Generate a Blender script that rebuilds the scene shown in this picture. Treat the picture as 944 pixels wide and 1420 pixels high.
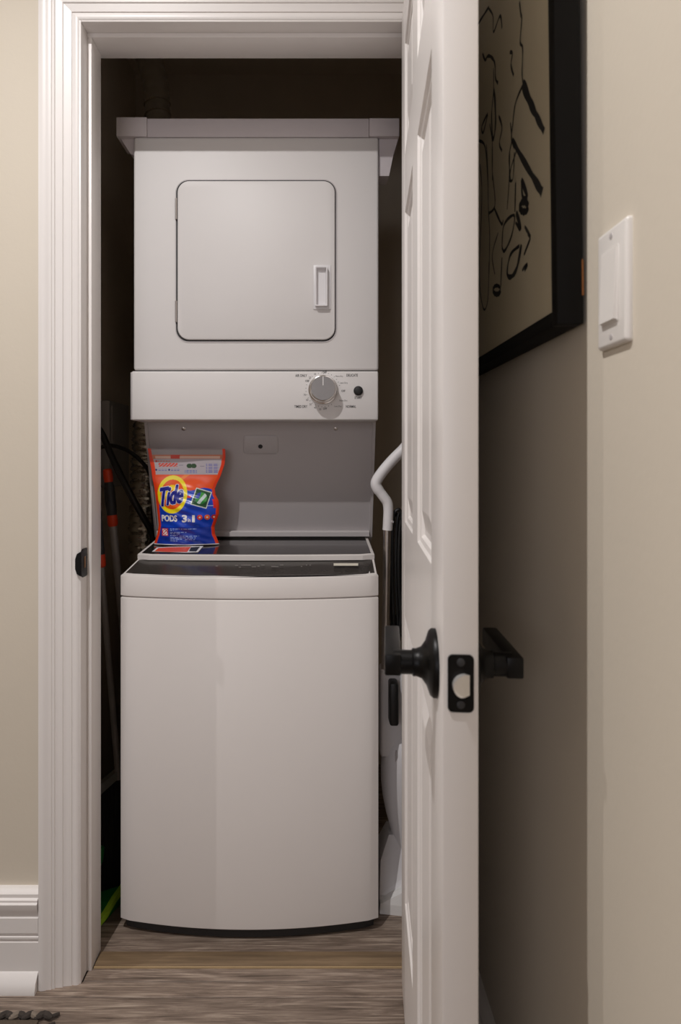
import bpy, bmesh, math, random
from mathutils import Vector, Matrix
random.seed(7)
for o in list(bpy.data.objects): bpy.data.objects.remove(o)
S = bpy.context.scene
COL = S.collection
R = math.radians
# ------------------------------------------------------------------ camera
F, VX, VY, CH = 880.0, 440.0, 635.0, 1.11        # focal length and vanishing point in pixels, eye height
cam_d = bpy.data.cameras.new('camera'); cam = bpy.data.objects.new('camera', cam_d); COL.objects.link(cam)
cam_d.sensor_fit = 'VERTICAL'; cam_d.sensor_height = 36; cam_d.lens = F / 1420 * 36
cam_d.shift_x = (472 - VX) / 1420; cam_d.shift_y = -(710 - VY) / 1420
cam_d.clip_start = 0.02
cam_d.dof.use_dof = True; cam_d.dof.focus_distance = 1.52; cam_d.dof.aperture_fstop = 6.5
cam.location = (0, 0, CH); cam.rotation_euler = (R(90), 0, 0)
S.camera = cam
# ------------------------------------------------------------------ world, light, exposure
w = bpy.data.worlds.new('world'); S.world = w; w.use_nodes = True
w.node_tree.nodes['Background'].inputs[0].default_value = (0.55, 0.65, 0.8, 1)
w.node_tree.nodes['Background'].inputs[1].default_value = 0.5
S.view_settings.view_transform = 'Standard'; S.view_settings.look = 'None'
S.view_settings.exposure = 0.07; S.view_settings.gamma = 1.0; S.view_settings.use_curve_mapping = False
LAMP = (-0.607, 0.366, 2.74); LAMP2 = (-2.4, 0.51, 2.74); LAMP_C = (1.0, 0.978, 0.968); LAMP_W = 97.0
wl = bpy.data.lights.new('window_fill', 'AREA'); wl.shape = 'RECTANGLE'; wl.size = 1.5; wl.size_y = 1.25  # soft cool fill added behind the camera, set at an assumed window
wl.energy = 17.0; wl.color = (0.92, 0.92, 1.0)
wlo = bpy.data.objects.new('window_fill', wl); COL.objects.link(wlo)
wlo.location = (-1.25, -2.66, 1.55); wlo.rotation_euler = (R(90), 0, 0)

def P(x, y, Y):
    return Vector(((x - VX) * Y / F, Y, CH - (y - VY) * Y / F))

# ------------------------------------------------------------------ materials
def lin(c):
    return tuple(((v / 255) / 12.92 if v / 255 <= 0.04045 else ((v / 255 + 0.055) / 1.055) ** 2.4) for v in c) + (1,)
MATS = {}
def mat(name, rgb, rough=0.5, metal=0.0, noise=0.0, nscale=40.0, bump=0.0, bscale=200.0, coat=0.0, spec=0.5):
    m = bpy.data.materials.new(name); m.use_nodes = True; nt = m.node_tree; b = nt.nodes['Principled BSDF']
    c = lin(rgb); b.inputs['Base Color'].default_value = c; b.inputs['Roughness'].default_value = rough
    b.inputs['Metallic'].default_value = metal; b.inputs['Coat Weight'].default_value = coat
    b.inputs['Specular IOR Level'].default_value = spec
    tc = nt.nodes.new('ShaderNodeTexCoord')
    if noise:
        n = nt.nodes.new('ShaderNodeTexNoise'); n.inputs['Scale'].default_value = nscale; n.inputs['Detail'].default_value = 3
        nt.links.new(tc.outputs['Object'], n.inputs['Vector'])
        mx = nt.nodes.new('ShaderNodeMix'); mx.data_type = 'RGBA'
        mx.inputs['A'].default_value = tuple(v * (1 - noise) for v in c[:3]) + (1,)
        mx.inputs['B'].default_value = tuple(min(1, v * (1 + noise)) for v in c[:3]) + (1,)
        nt.links.new(n.outputs['Fac'], mx.inputs['Factor']); nt.links.new(mx.outputs['Result'], b.inputs['Base Color'])
    if bump:
        n2 = nt.nodes.new('ShaderNodeTexNoise'); n2.inputs['Scale'].default_value = bscale; n2.inputs['Detail'].default_value = 4
        nt.links.new(tc.outputs['Object'], n2.inputs['Vector'])
        bp = nt.nodes.new('ShaderNodeBump'); bp.inputs['Strength'].default_value = bump; bp.inputs['Distance'].default_value = 0.002
        nt.links.new(n2.outputs['Fac'], bp.inputs['Height']); nt.links.new(bp.outputs['Normal'], b.inputs['Normal'])
    MATS[name] = m
    return m
mat('wall_paint', (215, 205, 189), 0.75, noise=0.03, nscale=3, bump=0.12, bscale=120)
mat('closet_paint', (218, 204, 185), 0.85, noise=0.05, nscale=4, bump=0.1, bscale=120)
mat('ceiling_paint', (232, 229, 224), 0.85, noise=0.02, nscale=3)
mat('trim_paint', (236, 231, 228), 0.38, noise=0.012, nscale=12, bump=0.03, bscale=60)
mat('door_paint', (233, 228, 225), 0.35, noise=0.012, nscale=10, bump=0.03, bscale=50)
mat('enamel', (222, 218, 216), 0.5, noise=0.012, nscale=5)
mat('enamel_washer', (222, 216, 212), 0.45, noise=0.015, nscale=5)
mat('plastic_grey', (188, 182, 182), 0.42, noise=0.02, nscale=8)
mat('plastic_white', (226, 223, 224), 0.4, noise=0.01, nscale=20)
mat('switch_plastic', (238, 233, 228), 0.3, noise=0.01, nscale=20)
mat('dark_gasket', (38, 36, 36), 0.6, noise=0.1)
mat('glass_black', (44, 42, 41), 0.13, noise=0.1, nscale=30, coat=0.3)
mat('console_black', (58, 54, 51), 0.22, noise=0.06, nscale=60)
mat('icon_grey', (120, 116, 112), 0.5, noise=0.1)
mat('sticker', (214, 208, 192), 0.6, noise=0.05)
mat('black_metal', (17, 16, 16), 0.38, metal=0.6, noise=0.15, nscale=80)
mat('steel', (196, 190, 186), 0.28, metal=1.0, noise=0.04, nscale=60)
mat('brushed', (150, 147, 146), 0.38, metal=0.85, noise=0.04, nscale=200)
mat('chrome', (225, 222, 220), 0.15, metal=1.0, noise=0.02)
mat('ink', (28, 27, 28), 0.6, noise=0.1)
mat('ink_soft', (95, 92, 92), 0.6, noise=0.1)
mat('white_mark', (240, 238, 235), 0.5, noise=0.02)
mat('shelf_paint', (206, 198, 200), 0.55, noise=0.03, nscale=15, bump=0.05)
mat('duct_dark', (172, 162, 146), 0.3, metal=0.35, noise=0.15, nscale=60)
mat('foil', (205, 200, 190), 0.2, metal=1.0, noise=0.1, nscale=60, bump=0.6, bscale=90)
mat('rubber', (16, 15, 15), 0.45, noise=0.15)
mat('orange_plastic', (222, 66, 24), 0.4, noise=0.06)
mat('pole_grey', (152, 147, 144), 0.4, metal=0.3, noise=0.08)
mat('grip_dark', (44, 44, 46), 0.55, noise=0.1)
mat('lime', (150, 190, 40), 0.45, noise=0.06)
mat('green', (20, 120, 50), 0.45, noise=0.08)
mat('grey_plastic_dark', (128, 128, 122), 0.5, noise=0.05)
mat('bristle', (22, 21, 20), 0.8, noise=0.3, nscale=200)
mat('box_grey', (170, 165, 162), 0.6, noise=0.04)
mat('frame_black', (13, 11, 10), 0.65, noise=0.2, nscale=60, spec=0.2)
mat('frame_wood', (150, 92, 44), 0.6, noise=0.15, nscale=40)
mat('paper', (206, 194, 166), 0.4, noise=0.03, nscale=6, coat=0.35)
mat('brass', (150, 105, 60), 0.35, metal=0.8, noise=0.1)
mat('rug_dark', (62, 55, 50), 0.95, noise=0.3, nscale=150, bump=0.5, bscale=400)
mat('rug_light', (128, 116, 104), 0.95, noise=0.25, nscale=150, bump=0.5, bscale=400)
mat('rug_field', (92, 80, 68), 0.95, noise=0.3, nscale=200, bump=0.6, bscale=500)
mat('subfloor', (60, 50, 42), 0.9, noise=0.1)
mat('blue_ink', (22, 28, 140), 0.35, noise=0.03)
mat('white_ink', (238, 236, 236), 0.35, noise=0.02)
mat('pouch_orange', (236, 84, 28), 0.35, noise=0.08, nscale=60)
mat('bolt_metal', (232, 229, 226), 0.38, metal=0.7, noise=0.03, nscale=90)
mat('edge_highlight_tone', (188, 162, 124), 0.5, noise=0.05)  # pale tone for the highlight painted along the threshold edge

def wood(name, dark, mid, light, rough=0.5, sc=1.0):
    m = bpy.data.materials.new(name); m.use_nodes = True; nt = m.node_tree; b = nt.nodes['Principled BSDF']
    tc = nt.nodes.new('ShaderNodeTexCoord'); oi = nt.nodes.new('ShaderNodeObjectInfo')
    ad = nt.nodes.new('ShaderNodeVectorMath'); ad.operation = 'ADD'
    cb = nt.nodes.new('ShaderNodeCombineXYZ'); ml = nt.nodes.new('ShaderNodeMath'); ml.operation = 'MULTIPLY'; ml.inputs[1].default_value = 37
    nt.links.new(oi.outputs['Random'], ml.inputs[0]); nt.links.new(ml.outputs[0], cb.inputs[0]); nt.links.new(ml.outputs[0], cb.inputs[1])
    nt.links.new(tc.outputs['Object'], ad.inputs[0]); nt.links.new(cb.outputs[0], ad.inputs[1])
    mp = nt.nodes.new('ShaderNodeMapping'); mp.inputs['Scale'].default_value = (3.6 * sc, 34 * sc, 10)
    nt.links.new(ad.outputs[0], mp.inputs['Vector'])
    n = nt.nodes.new('ShaderNodeTexNoise'); n.inputs['Scale'].default_value = 1.6; n.inputs['Detail'].default_value = 8; n.inputs['Roughness'].default_value = 0.68
    n.inputs['Distortion'].default_value = 0.7
    nt.links.new(mp.outputs[0], n.inputs['Vector'])
    mp2 = nt.nodes.new('ShaderNodeMapping'); mp2.inputs['Scale'].default_value = (9 * sc, 260 * sc, 10)
    nt.links.new(ad.outputs[0], mp2.inputs['Vector'])
    n2 = nt.nodes.new('ShaderNodeTexNoise'); n2.inputs['Scale'].default_value = 1.0; n2.inputs['Detail'].default_value = 4
    nt.links.new(mp2.outputs[0], n2.inputs['Vector'])
    mm = nt.nodes.new('ShaderNodeMix'); mm.data_type = 'FLOAT'; mm.inputs['Factor'].default_value = 0.45
    nt.links.new(n.outputs['Fac'], mm.inputs['A']); nt.links.new(n2.outputs['Fac'], mm.inputs['B'])
    r = nt.nodes.new('ShaderNodeValToRGB'); e = r.color_ramp.elements
    e[0].position = 0.34; e[0].color = lin(dark); e[1].position = 0.66; e[1].color = lin(light)
    k = e.new(0.5); k.color = lin(mid)
    nt.links.new(mm.outputs['Result'], r.inputs['Fac'])
    hs = nt.nodes.new('ShaderNodeHueSaturation'); mr = nt.nodes.new('ShaderNodeMapRange')
    mr.inputs['To Min'].default_value = 0.88; mr.inputs['To Max'].default_value = 1.12
    nt.links.new(oi.outputs['Random'], mr.inputs['Value']); nt.links.new(mr.outputs[0], hs.inputs['Value'])
    nt.links.new(r.outputs['Color'], hs.inputs['Color']); nt.links.new(hs.outputs[0], b.inputs['Base Color'])
    bp = nt.nodes.new('ShaderNodeBump'); bp.inputs['Strength'].default_value = 0.25; bp.inputs['Distance'].default_value = 0.001
    nt.links.new(mm.outputs['Result'], bp.inputs['Height']); nt.links.new(bp.outputs['Normal'], b.inputs['Normal'])
    b.inputs['Roughness'].default_value = rough
    MATS[name] = m
wood('plank_wood', (80, 67, 57), (134, 117, 104), (186, 169, 153), 0.5)
wood('threshold_wood', (98, 80, 60), (124, 103, 78), (146, 124, 97), 0.5, 0.5)

# ------------------------------------------------------------------ object helpers
def wloc(o):
    v = Vector((0, 0, 0))
    while o is not None: v += o.location; o = o.parent
    return v
def tag(o, label=None, cat=None, group=None, kind=None):
    if label: o['label'] = label
    if cat: o['category'] = cat
    if group: o['group'] = group
    if kind: o['kind'] = kind
    return o
def thing(name, loc, label, cat, group=None):
    o = bpy.data.objects.new(name, None); COL.objects.link(o); o.location = loc; o.empty_display_size = 0.05
    return tag(o, label, cat, group)
def link(name, me, m, parent=None, local=False, smooth=False):
    o = bpy.data.objects.new(name, me); COL.objects.link(o)
    if m: me.materials.append(MATS[m])
    if parent is not None:
        o.parent = parent
        if not local: me.transform(Matrix.Translation(-wloc(parent)))
    if smooth:
        for p in me.polygons: p.use_smooth = True
        try: me.set_sharp_from_angle(angle=R(40))
        except Exception: pass
    return o
def from_bm(name, bm, m, parent=None, local=False, smooth=False):
    bmesh.ops.recalc_face_normals(bm, faces=bm.faces[:])
    me = bpy.data.meshes.new(name); bm.to_mesh(me); bm.free()
    return link(name, me, m, parent, local, smooth)
def raw(name, vs, fs, m, parent=None, local=False, smooth=False, fix=True):
    me = bpy.data.meshes.new(name); me.from_pydata([tuple(v) for v in vs], [], fs); me.update()
    if fix:
        bm = bmesh.new(); bm.from_mesh(me); bmesh.ops.recalc_face_normals(bm, faces=bm.faces[:]); bm.to_mesh(me); bm.free()
    return link(name, me, m, parent, local, smooth)
def bm_box(bm, x0, x1, y0, y1, z0, z1, bev=0.0, seg=2):
    r = bmesh.ops.create_cube(bm, size=1.0)
    vs = r['verts']
    for v in vs:
        v.co = Vector(((x0 + x1) / 2 + v.co.x * (x1 - x0), (y0 + y1) / 2 + v.co.y * (y1 - y0), (z0 + z1) / 2 + v.co.z * (z1 - z0)))
    if bev > 0:
        es = list({e for v in vs for e in v.link_edges})
        bmesh.ops.bevel(bm, geom=es, offset=bev, segments=seg, affect='EDGES', profile=0.5)
def box(name, x0, x1, y0, y1, z0, z1, m, parent=None, bev=0.0, seg=2, local=False):
    bm = bmesh.new(); bm_box(bm, x0, x1, y0, y1, z0, z1, bev, seg)
    return from_bm(name, bm, m, parent, local, smooth=bev > 0)
def extrude_x(prof, x0, x1):        # prof = [(y, z)...] closed
    n = len(prof)
    vs = [(x0, y, z) for y, z in prof] + [(x1, y, z) for y, z in prof]
    fs = [[i, (i + 1) % n, n + (i + 1) % n, n + i] for i in range(n)] + [list(range(n))[::-1], list(range(n, 2 * n))]
    return vs, fs
def extrude_poly(pts, d):           # pts list of Vector (planar), d Vector
    n = len(pts)
    vs = [Vector(p) for p in pts] + [Vector(p) + d for p in pts]
    fs = [[i, (i + 1) % n, n + (i + 1) % n, n + i] for i in range(n)] + [list(range(n))[::-1], list(range(n, 2 * n))]
    return vs, fs
def rrect(cx, cz, w_, h_, r, seg=6):
    pts = []
    for (sx, sz, a0) in ((1, 1, 0), (-1, 1, 90), (-1, -1, 180), (1, -1, 270)):
        for k in range(seg + 1):
            a = R(a0 + 90 * k / seg)
            pts.append((cx + sx * (w_ / 2 - r) + r * math.cos(a), cz + sz * (h_ / 2 - r) + r * math.sin(a)))
    return pts
def loft(rings, cap0=True, cap1=True):
    n = len(rings[0]); vs = [v for r in rings for v in r]; fs = []
    for k in range(len(rings) - 1):
        for i in range(n):
            fs.append([k * n + i, k * n + (i + 1) % n, (k + 1) * n + (i + 1) % n, (k + 1) * n + i])
    if cap0: fs.append(list(range(n))[::-1])
    if cap1: fs.append(list(range((len(rings) - 1) * n, len(rings) * n)))
    return vs, fs
def rr_plate(name, cx, cz, w_, h_, r, yb, yf, m, parent=None, bev=0.002, seg=6, local=False):
    """rounded plate facing -Y, back at yb, front at yf, rounded rim"""
    rings = []
    for (ins, y) in ((0, yb), (0, yf + bev), (bev * 0.3, yf + bev * 0.3), (bev, yf)):
        rings.append([(x, y, z) for x, z in rrect(cx, cz, w_ - 2 * ins, h_ - 2 * ins, max(r - ins, 0.0004), seg)])
    vs, fs = loft(rings)
    return raw(name, vs, fs, m, parent, local, smooth=True)
def lathe_rings(c, axis, prof, n=24, up=Vector((0, 0, 1))):
    axis = Vector(axis).normalized(); c = Vector(c)
    if abs(axis.dot(up)) > 0.95: up = Vector((1, 0, 0))
    a = axis.cross(up).normalized(); b = axis.cross(a)
    return [[c + axis * t + (a * math.cos(2 * math.pi * k / n) + b * math.sin(2 * math.pi * k / n)) * r for k in range(n)] for r, t in prof]
def lathe(name, c, axis, prof, m, parent=None, n=24, local=False):
    vs, fs = loft(lathe_rings(c, axis, prof, n))
    return raw(name, vs, fs, m, parent, local, smooth=True)
def smooth_path(pts, sub=8):
    pts = [Vector(p) for p in pts]; out = []
    for i in range(len(pts) - 1):
        p0 = pts[max(i - 1, 0)]; p1 = pts[i]; p2 = pts[i + 1]; p3 = pts[min(i + 2, len(pts) - 1)]
        for k in range(sub):
            t = k / sub
            out.append(0.5 * ((2 * p1) + (-p0 + p2) * t + (2 * p0 - 5 * p1 + 4 * p2 - p3) * t * t + (-p0 + 3 * p1 - 3 * p2 + p3) * t ** 3))
    out.append(pts[-1]); return out
def tube(name, pts, rad, m, parent=None, n=12, local=False, sub=8, jitter=0.0):
    path = smooth_path(pts, sub) if sub else [Vector(p) for p in pts]
    rings = []; prev = None
    for i, p in enumerate(path):
        d = (path[min(i + 1, len(path) - 1)] - path[max(i - 1, 0)]).normalized()
        if prev is None:
            a = d.cross(Vector((0, 1, 0)) if abs(d.y) < 0.9 else Vector((1, 0, 0))).normalized()
        else:
            a = (prev - d * prev.dot(d)).normalized()
        prev = a; b = d.cross(a)
        r = rad(i / (len(path) - 1)) if callable(rad) else rad
        rings.append([p + (a * math.cos(2 * math.pi * k / n) + b * math.sin(2 * math.pi * k / n)) * (r + (random.uniform(-jitter, jitter) if jitter else 0)) for k in range(n)])
    vs, fs = loft(rings)
    return raw(name, vs, fs, m, parent, local, smooth=True)
def text_mesh(s, offset=0.0, shear=0.0):
    cu = bpy.data.curves.new('txt', 'FONT'); cu.body = s; cu.offset = offset; cu.shear = shear; cu.resolution_u = 3
    o = bpy.data.objects.new('txt', cu); COL.objects.link(o)
    dg = bpy.context.evaluated_depsgraph_get(); dg.update()
    me = bpy.data.meshes.new_from_object(o.evaluated_get(dg))
    bpy.data.objects.remove(o); bpy.data.curves.remove(cu)
    vs = [v.co.copy() for v in me.vertices]; fs = [list(p.vertices) for p in me.polygons]
    bpy.data.meshes.remove(me)
    return vs, fs
def fit_text(s, x0, x1, y0, y1, offset=0.0, shear=0.0, ref=None):
    """letters fitted into a box; y1 is the lower edge (y grows downward)"""
    vs, fs = text_mesh(s, offset, shear)
    b = text_mesh(s, 0.0, shear)[0] if ref is None and offset else vs
    ax = min(v.x for v in b); bx = max(v.x for v in b); ay = min(v.y for v in b); by = max(v.y for v in b)
    return [((v.x - ax) / (bx - ax) * (x1 - x0) + x0, y1 - (v.y - ay) / (by - ay) * (y1 - y0)) for v in vs], fs
def struct(o): o['kind'] = 'structure'; return o

# ================================================================== SETTING
WY = 1.345; XR = 0.285; CEIL = 2.74
XJ0, XJ1, HZ = -0.4985, 0.2155, 2.030           # jamb faces and head
# floor with planks
fl = struct(box('floor', -3.5, 1.9, -2.75, 2.34, -0.06, -0.013, 'subfloor'))
def plank(x0, x1, y0, y1, m='plank_wood', nm='plank', top=0.0):
    g = 0.0006; c = 0.0012
    x0 += g; x1 -= g; y0 += g; y1 -= g
    cx, cy = (x0 + x1) / 2, (y0 + y1) / 2
    rings = [[(x0 - cx, y0 - cy, -0.0135), (x1 - cx, y0 - cy, -0.0135), (x1 - cx, y1 - cy, -0.0135), (x0 - cx, y1 - cy, -0.0135)],
             [(x0 - cx, y0 - cy, top - c), (x1 - cx, y0 - cy, top - c), (x1 - cx, y1 - cy, top - c), (x0 - cx, y1 - cy, top - c)],
             [(x0 + c - cx, y0 + c - cy, top), (x1 - c - cx, y0 + c - cy, top), (x1 - c - cx, y1 - c - cy, top), (x0 + c - cx, y1 - c - cy, top)]]
    vs, fs = loft(rings)
    o = raw(nm, vs, fs, m, fl, local=True); o.location = (cx, cy, 0); return o
rows = [1.381, 1.306]
while rows[-1] > -2.7: rows.append(max(rows[-1] - 0.178, -2.74))
for i in range(len(rows) - 1):
    y1, y0 = rows[i], rows[i + 1]
    if y1 - y0 < 0.02: continue
    if y1 > WY: plank(XJ0 + 0.001, XJ1 - 0.001, WY, y1); y1 = WY
    xr = XR if y0 > -0.35 else 1.88
    xs = [-3.48]; off = [-2.15, -1.9, -2.85, -2.4][i % 4]
    while off < xr - 0.15: xs.append(off); off += 1.22
    xs.append(xr)
    for k in range(len(xs) - 1): plank(xs[k], xs[k + 1], y0, y1)
yy = 1.424
for i in range(5):
    plank(-0.655, 0.415, max(yy, 1.462) if i else yy, min(yy + 0.178, 2.30)); yy += 0.178
tr = struct(box('trim_4', XJ0 + 0.012, XJ1 - 0.012, 1.383, 1.4235, -0.012, 0.0035, 'threshold_wood', bev=0.0015))
box('edge_highlight', XJ0 + 0.012, XJ1 - 0.012, 1.3805, 1.3828, -0.012, 0.0022, 'edge_highlight_tone', tr)  # pale strip stands in for the highlight on the threshold edge
# walls
bm = bmesh.new()
bm_box(bm, -3.5, XJ0 - 0.02, WY, 1.462, -0.01, CEIL)
bm_box(bm, XJ0 - 0.02, XJ1 + 0.02, WY, 1.462, HZ + 0.02, CEIL)
bm_box(bm, XJ1 + 0.02, 0.45, WY, 1.462, -0.01, CEIL)
struct(from_bm('wall_front', bm, 'wall_paint'))
struct(box('wall_right', XR, XR + 0.12, -0.35, WY, -0.01, CEIL, 'wall_paint'))
struct(box('wall_hall', XR, 1.9, -0.36, -0.24, -0.01, CEIL, 'wall_paint'))
struct(box('wall_left', -3.62, -3.5, -2.75, 1.46, -0.01, CEIL, 'wall_paint'))
struct(box('wall_far_right', 1.9, 2.02, -2.75, -0.24, -0.01, CEIL, 'wall_paint'))
bm = bmesh.new()
bm_box(bm, -3.62, -2.0, -2.87, -2.75, -0.01, CEIL); bm_box(bm, -0.5, 2.02, -2.87, -2.75, -0.01, CEIL)
bm_box(bm, -2.0, -0.5, -2.87, -2.75, -0.01, 0.92); bm_box(bm, -2.0, -0.5, -2.87, -2.75, 2.18, CEIL)
struct(from_bm('wall_back', bm, 'wall_paint'))
struct(box('ceiling', -3.62, 2.02, -2.87, 1.462, CEIL, CEIL + 0.1, 'ceiling_paint'))
bm = bmesh.new()
for a in ((-2.0, -1.95, 0.92, 2.18), (-0.55, -0.5, 0.92, 2.18), (-1.95, -0.55, 0.92, 0.97), (-1.95, -0.55, 2.13, 2.18), (-1.275, -1.225, 0.97, 2.13)):
    bm_box(bm, a[0], a[1], -2.83, -2.77, a[2], a[3])
win = struct(from_bm('assumed_window', bm, 'trim_paint'))  # assumed window, out of view, added to carry the fill light
for x0, x1 in ((-1.95, -1.275), (-1.225, -0.55)): box('pane', x0, x1, -2.81, -2.80, 0.97, 2.13, 'plastic_white', win)
# closet shell
struct(box('wall_closet_left', -0.76, -0.66, 1.462, 2.34, -0.01, 2.5, 'closet_paint'))
struct(box('wall_closet_right', 0.42, 0.52, 1.462, 2.34, -0.01, 2.5, 'closet_paint'))
struct(box('wall_closet_back', -0.66, 0.42, 2.30, 2.40, -0.01, 2.5, 'closet_paint'))
struct(box('ceiling_closet', -0.76, 0.52, 1.462, 2.40, 2.5, 2.58, 'closet_paint'))
# jamb and stops
jl = struct(box('trim_1', XJ0 - 0.02, XJ0, 1.3385, 1.462, 0, HZ + 0.02, 'trim_paint', bev=0.001))
box('stop', XJ0, XJ0 + 0.010, 1.373, 1.432, 0, HZ - 0.010, 'trim_paint', jl, bev=0.001)
jr = struct(box('trim_2', XJ1, XJ1 + 0.02, 1.3385, 1.462, 0, HZ + 0.02, 'trim_paint', bev=0.001))
box('stop', XJ1 - 0.010, XJ1, 1.373, 1.432, 0, HZ - 0.010, 'trim_paint', jr, bev=0.001)
jh = struct(box('trim_3', XJ0, XJ1, 1.3385, 1.462, HZ, HZ + 0.02, 'trim_paint', bev=0.001))
box('stop', XJ0, XJ1, 1.373, 1.432, HZ - 0.010, HZ, 'trim_paint', jh, bev=0.001)
# strike plate on the left jamb
sp_y = [(1.3335, 0.012), (1.334, 0.020), (1.3375, 0.026), (1.344, 0.030), (1.366, 0.030), (1.369, 0.027)]
pts = [(y, 0.887 + h) for y, h in sp_y] + [(y, 0.887 - h) for y, h in sp_y[::-1]]
vs, fs = extrude_poly([Vector((XJ0 + 0.0002, y, z)) for y, z in pts], Vector((0.0022, 0, 0)))
sp = raw('strike_plate', vs, fs, 'black_metal', jl); sp['label'] = 'black metal strike plate'
pts = [(XJ0 - 0.010, 0.887 + 0.010), (XJ0 - 0.0065, 0.887 + 0.021), (XJ0 + 0.0015, 0.887 + 0.026), (XJ0 + 0.0015, 0.887 - 0.026), (XJ0 - 0.0065, 0.887 - 0.021), (XJ0 - 0.010, 0.887 - 0.010)]
vs, fs = extrude_poly([Vector((x, 1.3345, z)) for x, z in pts], Vector((0, -0.0025, 0)))
raw('lip', vs, fs, 'black_metal', sp)
box('hole', XJ0 + 0.0018, XJ0 + 0.0030, 1.350, 1.358, 0.876, 0.900, 'brass', sp)
# casing : profile (w outward from inner edge, d thickness)
CP = [(0, 0), (0, 0.007), (0.0035, 0.0095), (0.008, 0.0095), (0.0135, 0.0085), (0.0145, 0.0105), (0.030, 0.0125), (0.032, 0.0148), (0.046, 0.016), (0.0475, 0.0185),
      (0.052, 0.0185), (0.0535, 0.0205), (0.062, 0.0212), (0.066, 0.0235), (0.074, 0.0245), (0.079, 0.0225), (0.080, 0.018), (0.080, 0)]
def casing(nm, side):
    prof = CP if side != 'R' else [(min(p[0], 0.0635), p[1]) for p in CP if p[0] <= 0.0635] + [(0.0635, 0)]
    xi = XJ0 - 0.004; xo = XJ1 + 0.004; zi = HZ + 0.004; r0 = []; r1 = []
    for w_, d in prof:
        y = WY - d
        if side == 'L': r0.append((xi - w_, y, 0)); r1.append((xi - w_, y, zi + w_))
        elif side == 'R': r0.append((xo + w_, y, 0)); r1.append((xo + w_, y, zi + w_))
        else: r0.append((xi - w_, y, zi + w_)); r1.append((min(xo + w_, XR - 0.001), y, zi + w_))
    vs, fs = loft([r0, r1]); return struct(raw(nm, vs, fs, 'trim_paint', smooth=True))
casing('trim_5', 'L'); casing('trim_6', 'H'); casing('trim_7', 'R')
# baseboards (profile y-offset from wall, z)
BP = [(0, 0), (0.036, 0), (0.036, 0.006), (0.031, 0.022), (0.020, 0.034), (0.0175, 0.036), (0.0175, 0.096), (0.0155, 0.098), (0.0155, 0.102), (0.0185, 0.104), (0.0185, 0.108),
      (0.0155, 0.110), (0.0155, 0.115), (0.0195, 0.117), (0.0195, 0.148), (0.0165, 0.151), (0.020, 0.158), (0.024, 0.168), (0.026, 0.180), (0.0225, 0.183), (0.0225, 0.187), (0.018, 0.190),
      (0.018, 0.197), (0.012, 0.203), (0.008, 0.205), (0, 0.205)]
vs, fs = extrude_x([(WY - d, z) for d, z in BP], -3.5, XJ0 - 0.085)
struct(raw('baseboard_left', vs, fs, 'trim_paint', smooth=True))
pr = [(XR - d, z) for d, z in BP]
vs, fs = loft([[(x, -0.36, z) for x, z in pr], [(x, WY - 0.026, z) for x, z in pr]])
struct(raw('baseboard_right', vs, fs, 'trim_paint', smooth=True))

# ================================================================== DOOR
PINX, PINY = 0.2125, 1.334
DW, DH, DT = 0.709, 2.018, 0.035
U = Vector((-0.0545, -0.723, 0)).normalized()
door = struct(box('door_1', 0.05, DW - 0.05, -0.0225, -0.0125, 0.05, DH - 0.03, 'door_paint', local=True))
door.location = (PINX, PINY, 0.008); door.rotation_euler = (0, 0, math.atan2(U.y, U.x))
ZB = [0.0, 0.238, 0.795, 0.978, 1.578, 1.690, 1.905, DH]    # rail edges
XB = [0.0, 0.108, 0.306, 0.403, 0.601, DW]
for x0, x1 in ((XB[0], XB[1]), (XB[4], XB[5])): box('stile', x0, x1, -DT, 0, 0, DH, 'door_paint', door, bev=0.0015, local=True)
for z0, z1 in ((ZB[0], ZB[1]), (ZB[2], ZB[3]), (ZB[4], ZB[5]), (ZB[6], ZB[7])):
    box('rail', XB[1], XB[4], -DT, 0, z0, z1, 'door_paint', door, local=True)
for z0, z1 in ((ZB[1], ZB[2]), (ZB[3], ZB[4]), (ZB[5], ZB[6])):
    box('mullion', XB[2], XB[3], -DT, 0, z0, z1, 'door_paint', door, local=True)
for x0, x1 in ((XB[1], XB[2]), (XB[3], XB[4])):
    for z0, z1 in ((ZB[1], ZB[2]), (ZB[3], ZB[4]), (ZB[5], ZB[6])):
        vs = []; fs = []
        for sgn, face in ((-1, -DT), (1, 0.0)):
            rings = []
            for ins, d in ((0, 0), (0.003, 0.0035), (0.009, 0.005), (0.013, 0.0095), (0.021, 0.0095), (0.050, 0.0025), (0.052, 0.0022)):
                y = face - sgn * d
                rings.append([(x0 + ins, y, z0 + ins), (x1 - ins, y, z0 + ins), (x1 - ins, y, z1 - ins), (x0 + ins, y, z1 - ins)])
            v2, f2 = loft(rings, cap0=False)
            if sgn > 0: f2 = [f[::-1] for f in f2]
            k = len(vs); vs += v2; fs += [[i + k for i in f] for f in f2]
        raw('panel', vs, fs, 'door_paint', door, local=True, fix=False)
HU, HZD = DW - 0.062, 0.879
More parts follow.
